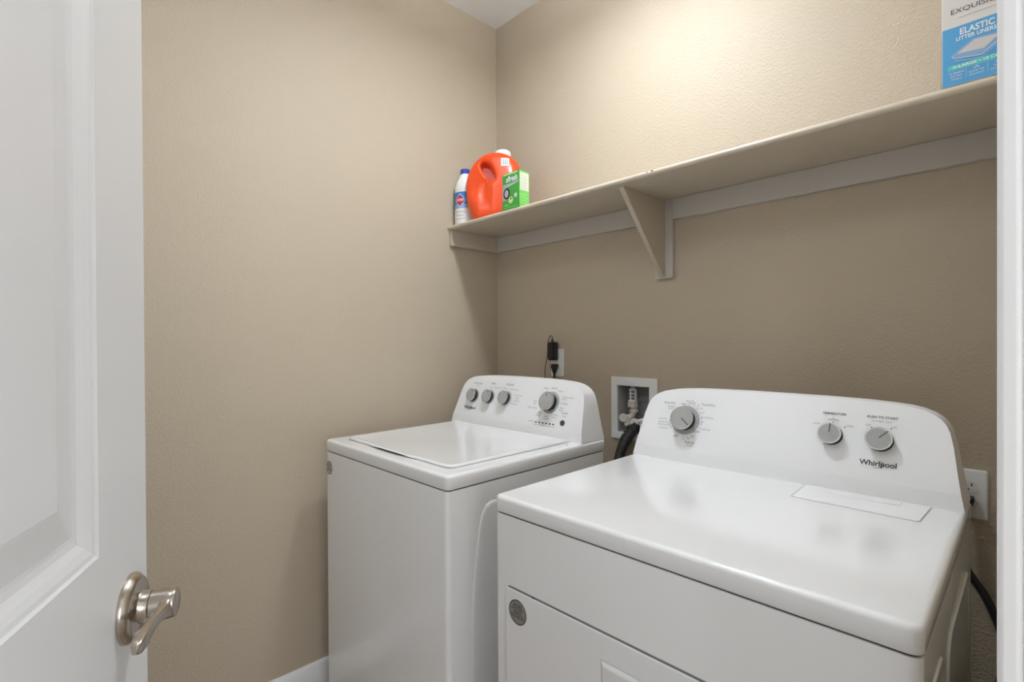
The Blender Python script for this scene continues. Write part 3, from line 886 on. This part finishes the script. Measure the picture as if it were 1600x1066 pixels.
def charger():
    root = empty('power_adapter', (0.3745, -0.007, 1.20))
    tag(root, 'black power adapter block plugged into the top of the left outlet', 'power adapter')
    bm = bmesh.new()
    rings = []
    for ins, y in ((0.002, -0.0005), (0.0, -0.004), (0.0, -0.033), (0.0025, -0.0375), (0.006, -0.0385)):
        rings.append([(x, y, z) for x, z in rrect(-0.0150 + ins, 0.0150 - ins, -0.034 + ins, 0.043 - ins, 0.006, 4)])
    loft(bm, rings)
    finish('body', bm, BPLAST, root)
    bm = bmesh.new()
    lathe(bm, [(0.0075, 0), (0.006, 0.006), (0.004, 0.013), (0.0018, 0.016)], (0.001, -0.022, 0.0425), (0, 0, 1), 14)
    finish('strain_relief', bm, BPLAST, root)
    bm = bmesh.new()
    tube(bm, [(0.001, -0.022, 0.054), (0.000, -0.022, 0.066), (-0.008, -0.024, 0.069), (-0.016, -0.026, 0.055), (-0.022, -0.026, 0.030), (-0.024, -0.024, 0.004), (-0.029, -0.022, -0.020), (-0.036, -0.022, -0.045), (-0.041, -0.022, -0.075), (-0.043, -0.024, -0.13), (-0.05, -0.03, -0.25)], 0.0016, 8)
    finish('cord', bm, BRUB, root)
charger()

def plug_down(name, xc, zc, label, cordpts, r=0.0042, w=0.0125):
    root = empty(name, (xc, -0.0075, zc))
    tag(root, label, 'plug')
    bm = bmesh.new()
    rings = []
    for z, hw, y0, y1 in ((0.013, w * 0.92, -0.001, -0.022), (0.011, w, -0.0005, -0.025), (0.002, w, -0.0005, -0.026), (-0.012, w * 0.66, -0.004, -0.024), (-0.024, w * 0.38, -0.008, -0.0205), (-0.030, w * 0.34, -0.009, -0.0195)):
        rings.append([(x, y, z) for x, y in rrect(-hw, hw, y1, y0, min(0.004, hw * 0.5), 3)])
    loft(bm, rings)
    finish('body', bm, BPLAST, root)
    bm = bmesh.new()
    tube(bm, cordpts, r, 10)
    finish('cord', bm, BRUB, root)
plug_down('power_plug', 0.3795, 1.1365, 'black washer plug in the lower socket of the left outlet', [(0, -0.0145, -0.028), (0, -0.0145, -0.05), (0.002, -0.02, -0.12), (0.01, -0.03, -0.25), (0.04, -0.05, -0.40)])
plug_down('power_plug', 1.6715, 0.8620, 'black dryer plug and thick cord hanging at the right behind the dryer', [(0, -0.0145, -0.028), (-0.004, -0.02, -0.07), (-0.006, -0.024, -0.12), (0.002, -0.026, -0.158), (0.0145, -0.026, -0.179), (0.030, -0.026, -0.204), (0.047, -0.026, -0.243), (0.060, -0.026, -0.29), (0.062, -0.028, -0.36), (0.045, -0.03, -0.46), (0.00, -0.04, -0.55)], 0.0088, 0.0135)

# ------------------------------------------------------------------ recessed water box and hoses
def water_box():
    root = empty('washer_outlet_box', (0, 0, 0))
    tag(root, 'grey recessed washer outlet box with two water valves in the wall between the machines', 'outlet box')
    x0, x1, z0, z1 = 0.655, 0.852, 0.8744, 1.1103
    bm = bmesh.new()
    holed_plate(bm, (x0, BH[0] + 0.002, BH[1] - 0.002, x1), (z0, BH[2] + 0.002, BH[3] - 0.002, z1), [(BH[0] + 0.002, BH[1] - 0.002, BH[2] + 0.002, BH[3] - 0.002)], lambda u, v, t: (u, -0.0005 - 0.006 * t, v))
    finish('face_frame', bm, WPLAST, root, 0.0015)
    bm = bmesh.new()
    a, b, c, d = BH[0] + 0.001, BH[1] - 0.001, BH[2] + 0.001, BH[3] - 0.001
    dp = 0.085
    box(bm, a, b, dp, dp + 0.003, c, d)
    box(bm, a, a + 0.002, 0.0, dp, c, d); box(bm, b - 0.002, b, 0.0, dp, c, d)
    box(bm, a, b, 0.0, dp, c, c + 0.002); box(bm, a, b, 0.0, dp, d - 0.002, d)
    for z in (1.010, 1.030):
        box(bm, a + 0.03, b - 0.004, dp - 0.006, dp, z, z + 0.005)
    sh = finish('box_shell', bm, BOXGREY, root); sh['label'] = 'grey inside of the recessed box'
    def arrestor(x, y, zt_, full):
        bm = bmesh.new()
        r = 0.0165
        lathe(bm, [(0.002, 0), (0.009, -0.0005), (0.010, -0.004), (0.010, -0.008), (0.015, -0.011), (r, -0.014), (r, -0.054), (r + 0.002, -0.055), (r + 0.002, -0.059), (0.012, -0.060)], (x, y, zt_), (0, 0, 1), 24)
        o = finish('water_hammer_arrestor', bm, WPLAST if full else COPPER, root)
        if not full: o['label'] = 'copper coloured arrestor at the right'
        if full:
            bm = bmesh.new()
            for k in (-2, -1, 1, 2):      # dark printed bars round the barrel
                for dz in (-0.022, -0.035, -0.047):
                    t0 = -math.pi / 2 + 0.35 * k - 0.13; t1 = t0 + 0.26
                    rr = r + 0.0003
                    bm.faces.new([bm.verts.new((x + rr * math.cos(t), y + rr * math.sin(t), zt_ + dz + e)) for t, e in ((t0, -0.004), (t1, -0.004), (t1, 0.006), (t0, 0.006))])
            l = finish('label', bm, KDARK, o, smooth=False); l['label'] = 'black printed marks'
        bm = bmesh.new()
        lathe(bm, [(0.012, -0.059), (0.0205, -0.061), (0.0205, -0.080), (0.017, -0.083), (0.009, -0.084), (0.009, -0.105)], (x, y, zt_), (0, 0, 1), 8)
        n = finish('nut', bm, CREAM, o); n['label'] = 'cream hex nut'
        return o
    arrestor(0.7250, 0.036, 1.0745, True)
    arrestor(0.8120, 0.045, 1.0700, False)
    def valve(xv, zv, xh, zh, yh, xo, zo):
        bm = bmesh.new()
        tube(bm, [(xv, 0.036, zv + 0.030), (xv, 0.034, zv + 0.012), (xv - 0.004, 0.028, zv), (xo, 0.018, zo + 0.012), (xo, 0.012, zo - 0.014)], 0.0125, 14)
        lathe(bm, [(0.013, 0), (0.018, 0.002), (0.018, 0.012), (0.014, 0.014)], (xv, 0.0355, zv + 0.012), (0, 0, 1), 8)
        o = finish('valve', bm, CREAM, root); o['label'] = 'cream water valve'
        bm = bmesh.new()
        dirv = Vector((xh - xv, yh - 0.028, zh - zv))
        ax = Vector((0.32, -1, 0.08)).normalized()
        base = Vector((xh, yh, zh))
        lathe(bm, [(0.0075, 0), (0.0075, 0.010), (0.0155, 0.011), (0.0165, 0.014), (0.0155, 0.0175), (0.005, 0.018), (0.004, 0.0165), (0.0001, 0.0165)], base - ax * 0.012, ax, 24)
        tube(bm, [(xv, 0.028, zv), tuple(base - ax * 0.006)], 0.0085, 12, smooth=0)
        h = finish('valve_handle', bm, mat('handle_ivory', (0.80, 0.76, 0.70), 0.4), o); h['label'] = 'round cream handle'
        bm = bmesh.new()
        lathe(bm, [(0.0145, 0.012), (0.0155, 0.009), (0.0155, -0.004), (0.0135, -0.006), (0.0135, -0.012), (0.0110, -0.014)], (xo, 0.012, zo - 0.012), (0.0, -0.35, 1), 20)
        c_ = finish('coupling', bm, CHROME, o); c_['label'] = 'metal hose coupling'
    valve(0.7290, 0.962, 0.7030, 0.955, 0.004, 0.7140, 0.932)
    valve(0.7950, 0.957, 0.7560, 0.943, -0.004, 0.7760, 0.928)
water_box()

def hose(name, pts, r, m_, label, ribs=False):
    bm = bmesh.new()
    tube(bm, pts, (lambda t: r * (1 + 0.05 * math.sin(t * 220))) if ribs else r, 14, smooth=24 if ribs else 8)
    o = finish(name, bm, m_)
    tag(o, label, 'hose')
hose('drain_hose', [(0.7575, 0.006, 0.932), (0.7535, -0.012, 0.915), (0.7465, -0.032, 0.893), (0.738, -0.048, 0.865), (0.731, -0.058, 0.835), (0.727, -0.065, 0.80), (0.727, -0.07, 0.70), (0.729, -0.08, 0.55), (0.72, -0.10, 0.35)], 0.0185, BRUB, 'thick black drain hose curving out of the wall box', True)
hose('supply_hose', [(0.7140, 0.0135, 0.9085), (0.712, 0.003, 0.895), (0.709, -0.010, 0.878), (0.703, -0.022, 0.845), (0.698, -0.035, 0.79), (0.695, -0.05, 0.68), (0.69, -0.07, 0.5)], 0.0095, BRUB, 'thin black supply hose under the left valve of the wall box')
hose('supply_hose', [(0.7760, 0.0135, 0.9045), (0.777, 0.002, 0.892), (0.778, -0.012, 0.872), (0.778, -0.024, 0.84), (0.776, -0.035, 0.78), (0.772, -0.05, 0.68), (0.765, -0.07, 0.5)], 0.0095, mat('hose_grey', (0.30, 0.30, 0.30), 0.45), 'thin grey supply hose under the right valve of the wall box')

# ------------------------------------------------------------------ things on the shelf
ZT = SZ + 0.0004
def bleach():
    cx, cy, r = 0.0505, -0.2330, 0.0460
    root = empty('bleach_bottle', (cx, cy, ZT))
    tag(root, 'white bleach bottle with blue cap at the left end of the shelf', 'bottle')
    bm = bmesh.new()
    lathe(bm, [(0.040, 0), (r, 0.006), (r, 0.066), (r - 0.0015, 0.071), (r - 0.0015, 0.138), (r, 0.143), (r, 0.160), (r - 0.002, 0.174), (0.036, 0.195), (0.026, 0.214), (0.0205, 0.224), (0.0185, 0.230), (0.0185, 0.234)], (0, 0, 0), (0, 0, 1), 40)
    body = finish('body', bm, WPLAST, root)
    bm = bmesh.new()
    lathe(bm, [(0.0205, 0.226), (0.0212, 0.228), (0.0212, 0.245), (0.019, 0.2475), (0.001, 0.2475)], (0, 0, 0), (0, 0, 1), 28)
    c = finish('cap', bm, CAPBLUE, root); c['label'] = 'blue screw cap'
    a0 = math.atan2(-1.646 - cy, 1.7986 - cx)              # side of the bottle toward the doorway
    rl = r + 0.0004
    def mp(u, v, e=0.0): 
        t = a0 + u / r - 0.42
        return ((rl + e) * math.cos(t), (rl + e) * math.sin(t), v)
    bm = bmesh.new()
    def wrap(u0, u1, v0, v1, mi, e=0.0, n=12):
        for k in range(n):
            a, b = u0 + (u1 - u0) * k / n, u0 + (u1 - u0) * (k + 1) / n
            bm.faces.new([bm.verts.new(mp(a, v0, e)), bm.verts.new(mp(b, v0, e)), bm.verts.new(mp(b, v1, e)), bm.verts.new(mp(a, v1, e))]).material_index = mi
    wrap(-0.062, 0.062, 0.070, 0.140, 0)
    wrap(-0.062, 0.062, 0.070, 0.088, 3, 0.0002)
    # chevron diamond: white edge, red field, white word
    for sc_, mi, e in ((1.0, 2, 0.0005), (0.88, 4, 0.0008), (0.70, 1, 0.0011)):
        n = 8; ucen = -0.005
        hw, hh = 0.028 * sc_, 0.030 * sc_
        for k in range(2 * n):
            def prof(t): return hh * (1 - abs(t))
            t0, t1 = -1 + k / n, -1 + (k + 1) / n
            bm.faces.new([bm.verts.new(mp(ucen + hw * t0, 0.1035 - prof(t0) - 1e-5, e)), bm.verts.new(mp(ucen + hw * t1, 0.1035 - prof(t1) - 1e-5, e)), bm.verts.new(mp(ucen + hw * t1, 0.1035 + prof(t1), e)), bm.verts.new(mp(ucen + hw * t0, 0.1035 + prof(t0), e))]).material_index = mi
    put_text(bm, 'CLOROX', -0.005, 0.1045, lambda u, v: mp(u, v, 0.0015), width=0.036, h=0.014, mi=2, bold=True)
    for k, s in enumerate(('Disinfecting', 'Bleach', 'concentrated')):
        put_text(bm, s, -0.005, 0.054 - k * 0.015, lambda u, v: mp(u, v, 0.0006), width=0.045 - 0.008 * (k == 1), h=0.013, mi=5)
    l = finish('label', bm, [BLUE, RED, WPRINT, mat('label_pale_blue', (0.25, 0.42, 0.66), 0.4), CAPBLUE, INKG], body, smooth=False)
    l['label'] = 'blue label with red and white diamond'
bleach()

def jug():
    pos = Vector((0.193, -0.192, ZT))
    root = empty('detergent_jug', pos, R(43))
    tag(root, 'big orange laundry detergent jug with a grip hole, on the shelf behind the green box', 'detergent jug')
    outer = [(-0.072, 0.0), (-0.088, 0.010), (-0.102, 0.034), (-0.112, 0.065), (-0.1175, 0.105), (-0.1185, 0.160), (-0.1075, 0.208), (-0.080, 0.255), (-0.043, 0.2835), (0.0, 0.294), (0.045, 0.2885), (0.083, 0.268), (0.108, 0.238), (0.119, 0.195), (0.121, 0.14), (0.120, 0.08), (0.116, 0.03), (0.108, 0.006), (0.095, 0.0), (0.04, 0.0), (-0.02, 0.0)]
    hole = [(-0.040, 0.203), (-0.055, 0.233), (-0.048, 0.245), (-0.030, 0.243), (-0.014, 0.228), (-0.002, 0.203), (0.0035, 0.180), (-0.004, 0.170), (-0.016, 0.172), (-0.027, 0.184)]
    def resample(poly, n, smooth=True):
        P = [Vector((p[0], p[1])) for p in poly]; m_ = len(P); Q = []
        for i in range(m_):
            p0, p1, p2, p3 = P[i - 1], P[i], P[(i + 1) % m_], P[(i + 2) % m_]
            for s in range(8):
                t = s / 8
                Q.append(0.5 * ((2 * p1) + (p2 - p0) * t + (2 * p0 - 5 * p1 + 4 * p2 - p3) * t * t + (3 * p1 - p0 - 3 * p2 + p3) * t ** 3))
        c = Vector((-0.022, 0.207))
        out = []
        for k in range(n):                                   # by angle about the hole centre
            a = 2 * math.pi * k / n; d = Vector((math.cos(a), math.sin(a)))
            best = None
            for i in range(len(Q)):
                a_, b_ = Q[i] - c, Q[(i + 1) % len(Q)] - c
                e = b_ - a_
                den = d.x * e.y - d.y * e.x
                if abs(den) < 1e-12: continue
                t = (a_.x * e.y - a_.y * e.x) / den
                s = (a_.x * d.y - a_.y * d.x) / den
                if t > 0 and -1e-6 <= s <= 1 + 1e-6:
                    best = t if best is None else max(best, t)
            out.append(c + d * (best or 0.01))
        return out
    N = 96
    O = resample(outer, N); Hh = resample(hole, N)
    def seg_d(p, poly):
        best = 9
        for i in range(len(poly)):
            a, b = poly[i], poly[(i + 1) % len(poly)]
            e = b - a; t = max(0, min(1, (p - a).dot(e) / max(e.length_squared, 1e-12)))
            best = min(best, (p - (a + e * t)).length)
        return best
    def half(p):
        d1, d2 = seg_d(p, O), seg_d(p, Hh)
        u, w = p.x, p.y
        grip = min(1, max(0, (u + 0.075) / 0.07))              # the handle side is slimmer
        top = min(1, max(0, (0.30 - w) / 0.12))
        hm = 0.024 + 0.030 * grip * (0.35 + 0.65 * top)
        if w < 0.13: hm = max(hm, 0.024 + (0.012 + 0.014 * min(1, max(0, (u + 0.11) / 0.05))) * min(1, (0.13 - w) / 0.05))
        r1 = 0.030 + 0.02 * min(1, w / 0.2) if w > 0.02 else 0.012 + 0.9 * w
        r1 = max(0.010, r1)
        f1 = math.sqrt(max(0, 1 - (1 - min(d1 / r1, 1)) ** 2))
        f2 = math.sqrt(max(0, 1 - (1 - min(d2 / 0.016, 1)) ** 2))
        # moulded hollow running down below the grip hole
        dent = 0.010 * math.exp(-((u + 0.030 + 0.10 * (0.17 - w)) / 0.020) ** 2) * (1 if 0.06 < w < 0.17 else 0) * min(1, max(0, (w - 0.06) / 0.03)) 
        return max(0.0, hm * f1 * (0.30 + 0.70 * f2) * (1 if d2 > 1e-6 else 1) - dent * f1)
    ts = [0, 0.02, 0.06, 0.12, 0.2, 0.3, 0.42, 0.55, 0.68, 0.78, 0.86, 0.92, 0.96, 0.985, 1.0]
    bm = bmesh.new()
    front, back = [], []
    for t in ts:
        f, b = [], []
        for k in range(N):
            p = Hh[k].lerp(O[k], t)
            h = half(p) if t < 1 else 0.0
            if t == 0: h = max(h, 0.0185)
            f.append(bm.verts.new((p.x, -h, p.y)))
            b.append(bm.verts.new((p.x, h, p.y)) if t < 1 else f[-1])
        front.append(f); back.append(b)
    for r in range(len(ts) - 1):
        for k in range(N):
            j = (k + 1) % N
            bm.faces.new((front[r][k], front[r][j], front[r + 1][j], front[r + 1][k]))
            vs = [back[r][k], back[r + 1][k], back[r + 1][j], back[r][j]]
            bm.faces.new(vs)
    mem = [bm.verts.new((Hh[k].x, 0.016, Hh[k].y)) for k in range(N)]
    for k in range(N):                                      # inner wall of the grip, closed at the back
        j = (k + 1) % N
        bm.faces.new((front[0][k], mem[k], mem[j], front[0][j]))
        bm.faces.new((mem[k], back[0][k], back[0][j], mem[j]))
    bm.faces.new(mem)
    finish('body', bm, ORANGE, root, subsurf=1, smooth=True)
    def surf(u, w, e=0.0012): return (u, -half(Vector((u, w))) - e, w)
    bm = bmesh.new()
    mp = lambda u, v: surf(u, v)
    n = 4
    for i in range(n):
        for j in range(n):
            quadp(bm, 0.034 + 0.034 * i / n, 0.034 + 0.034 * (i + 1) / n, 0.222 + 0.036 * j / n, 0.222 + 0.036 * (j + 1) / n, mp, 0)
    for k, wd in enumerate((0.0012, 0.0022, 0.0010, 0.0028, 0.0012, 0.002, 0.001)):
        u = 0.0385 + k * 0.0041
        for j in range(3):
            quadp(bm, u, u + wd, 0.227 + 0.026 * j / 3, 0.227 + 0.026 * (j + 1) / 3, lambda a, b: surf(a, b, 0.0018), 1)
    l = finish('barcode_label', bm, [WPRINT, INKM], root, smooth=False); l['label'] = 'small white barcode label'
    bm = bmesh.new()
    lathe(bm, [(0.020, 0.225), (0.024, 0.25), (0.034, 0.262), (0.036, 0.268), (0.036, 0.300), (0.034, 0.307), (0.027, 0.3125), (0.015, 0.315), (0.001, 0.3155)], (0.036, 0.036, 0.0), (0, 0, 1), 32)
    c = finish('cap', bm, WPLAST, root); c['label'] = 'white cap behind the shoulder'
jug()

def green_box():
    w, d, h = 0.0915, 0.056, 0.1415
    root = empty('cleaner_box', (0.396, -0.262, ZT), R(0.5))
    tag(root, 'small green and white washer cleaner box in front of the orange jug', 'box')
    bm = bmesh.new(); box(bm, -w / 2, w / 2, -d / 2, d / 2, 0, h)
    b = finish('carton', bm, GREEN, root, 0.0012)
    yf = -d / 2 - 0.0004
    mp = lambda u, v: (u, yf, v); mp2 = lambda u, v: (u, yf - 0.0003, v); mp3 = lambda u, v: (u, yf - 0.0006, v)
    bm = bmesh.new()
    L = -w / 2; Rr = w / 2
    quadp(bm, L + 0.006, Rr - 0.008, h - 0.0085, h - 0.003, mp, 1)
    stroke(bm, [(L + 0.004, 0.096), (L + 0.035, 0.094), (Rr - 0.020, 0.0995), (Rr - 0.003, 0.104)], [0.006, 0.008, 0.006, 0.003], mp, 2)
    stroke(bm, [(L + 0.004, 0.089), (L + 0.035, 0.089), (Rr - 0.018, 0.095), (Rr - 0.002, 0.099)], 0.0018, mp2, 3)
    put_text(bm, 'affresh', L + 0.052, 0.1150, mp2, width=0.062, h=0.030, mi=3, bold=True, rot=0.03)
    patch(bm, [(L + 0.002, 0.087), (L + 0.030, 0.085), (L + 0.020, 0.055), (L + 0.028, 0.036), (L + 0.002, 0.036)], mp, 2)
    patch(bm, circ(L + 0.0245, 0.062, 0.0175, 24, 0.0215), mp2, 4)
    patch(bm, circ(L + 0.0245, 0.062, 0.0105, 24, 0.0145), mp3, 5)
    patch(bm, circ(L + 0.047, 0.034, 0.0125, 22), mp2, 1)
    patch(bm, [(L + 0.042, 0.037), (L + 0.053, 0.037), (L + 0.052, 0.041), (L + 0.043, 0.042)], mp3, 4)
    for k in (0, 1):
        patch(bm, [(L + 0.067 + 0.008 * k, 0.040), (L + 0.0715 + 0.008 * k, 0.041), (L + 0.0735 + 0.007 * k, 0.056), (L + 0.067 + 0.007 * k, 0.055)], mp2, 3)
    stroke(bm, [(L + 0.010, 0.017), (L + 0.035, 0.0175)], 0.006, mp, 6)
    stroke(bm, [(L + 0.008, 0.007), (Rr - 0.01, 0.008)], 0.003, mp, 6)
    f = finish('front_print', bm, [GREEN, YELG, SWOOSH, WPRINT, KDARK, BOXGREY, LGREEN], b, smooth=False); f['label'] = 'printed front with name and dark round picture'
    bm = bmesh.new()
    X = w / 2 + 0.0004
    mp = lambda u, v: (X, u, v); mp2 = lambda u, v: (X + 0.0003, u, v)
    a, e = -d / 2, d / 2
    quadp(bm, a + 0.0015, e - 0.0015, 0.002, h - 0.002, mp, 0)
    quadp(bm, a + 0.005, e - 0.004, 0.066, h - 0.008, mp2, 1)
    mp3 = lambda u, v: (X + 0.0006, u, v)
    for k in range(6):
        stroke(bm, [(a + 0.009, 0.075 + k * 0.009), (e - 0.010 - 0.006 * (k % 2), 0.075 + k * 0.009)], 0.0012, mp3, 2)
    for k in range(4):
        stroke(bm, [(a + 0.006, 0.016 + k * 0.011), (e - 0.010 - 0.008 * (k % 2), 0.016 + k * 0.011)], 0.0014, mp2, 3)
    f = finish('side_print', bm, [LGREEN, mat('print_cream', (0.72, 0.74, 0.62), 0.5), INKG, YELG], b, smooth=False); f['label'] = 'lime and white printed side'
green_box()

def litter_box():
    w, d, h = 0.112, 0.085, 0.235
    x0 = 1.6560
    root = empty('litter_liner_box', (x0 + w / 2, -0.2905 + d / 2, ZT), R(-1.0))
    tag(root, 'blue and white box of litter liners standing at the right end of the shelf', 'box')
    bm = bmesh.new(); box(bm, -w / 2, w / 2, -d / 2, d / 2, 0, h)
    b = finish('carton', bm, CARTW, root, 0.001)
    y = -d / 2 - 0.0004
    mp = lambda u, v: (u - w / 2, y, v); mp2 = lambda u, v: (u - w / 2, y - 0.0003, v); mp3 = lambda u, v: (u - w / 2, y - 0.0006, v); mp4 = lambda u, v: (u - w / 2, y - 0.0009, v)
    bm = bmesh.new()
    quadp(bm, 0.0012, w - 0.0005, 0.001, 0.1165, mp, 0)
    put_text(bm, 'EXQUISICAT', 0.056, 0.1470, mp2, width=0.084, h=0.0135, mi=2)
    stroke(bm, [(0.025, 0.1330), (0.085, 0.1330)], 0.0008, mp2, 6)
    put_text(bm, 'ELASTIC', 0.0525, 0.1035, mp2, width=0.050, h=0.017, mi=1, bold=True)
    put_text(bm, 'LITTER LINERS', 0.051, 0.0910, mp2, width=0.058, h=0.0105, mi=1, bold=True)
    # tray picture
    patch(bm, [(0.0155, 0.0615), (0.047, 0.0835), (0.094, 0.0790), (0.070, 0.0545), (0.060, 0.0440), (0.020, 0.0520)], mp2, 3)
    patch(bm, [(0.0225, 0.0620), (0.050, 0.0800), (0.086, 0.0765), (0.062, 0.0575)], mp3, 4)
    stroke(bm, [(0.0155, 0.0600), (0.019, 0.0535), (0.060, 0.0460), (0.094, 0.0730)], 0.0022, mp4, 5)
    stroke(bm, [(0.0190, 0.0490), (0.060, 0.0410), (0.094, 0.0680)], 0.0012, mp4, 5)
    # teal band with the count
    stroke(bm, [(0.0095, 0.0362), (w - 0.004, 0.0362)], 0.0090, mp2, 7)
    put_text(bm, 'X-LARGE \u2022 10 COUNT', 0.060, 0.0362, mp3, width=0.088, h=0.0078, mi=1, bold=True)
    stroke(bm, [(0.0090, 0.0300), (w - 0.004, 0.0300)], 0.0006, mp2, 5)
    for u in (0.037, 0.068): stroke(bm, [(u, 0.0285), (u, 0.0100)], 0.0007, mp2, 5)
    for uc, lines in ((0.0225, ('DURABLE', 'EXTRA', 'THICK')), (0.0520, ('', 'ELASTIC TOP', 'STAYS PUT')), (0.0830, ('', 'EASY', 'CLEAN UP'))):
        for k, s in enumerate(lines):
            if s: put_text(bm, s, uc, 0.0250 - 0.0062 * k, mp2, width=min(0.022, 0.0034 * len(s)), h=0.0052, mi=1)
    for uc in (0.0520, 0.0830):
        for q in ((-0.0028, 0.0252), (0.0028, 0.0252), (0, 0.0275)): patch(bm, circ(uc + q[0], q[1], 0.0017, 10), mp2, 5)
    f = finish('front_print', bm, [LBLUE, WPRINT, INK, mat('tray_blue', (0.25, 0.42, 0.64), 0.5), mat('tray_litter', (0.62, 0.60, 0.60), 0.6), mat('print_pale_blue', (0.45, 0.64, 0.84), 0.5), INKG, TEAL], b, smooth=False)
    f['label'] = 'blue printed front with a tray picture'
    bm = bmesh.new()
    X = -w / 2 - 0.0004
    quadp(bm, -d / 2 + 0.0005, d / 2 - 0.0005, 0.001, 0.1165, lambda u, v: (X, u, v), 0)
    f = finish('side_print', bm, mat('print_light_blue', (0.30, 0.52, 0.76), 0.45), b, smooth=False); f['label'] = 'light blue printed side'
litter_box()
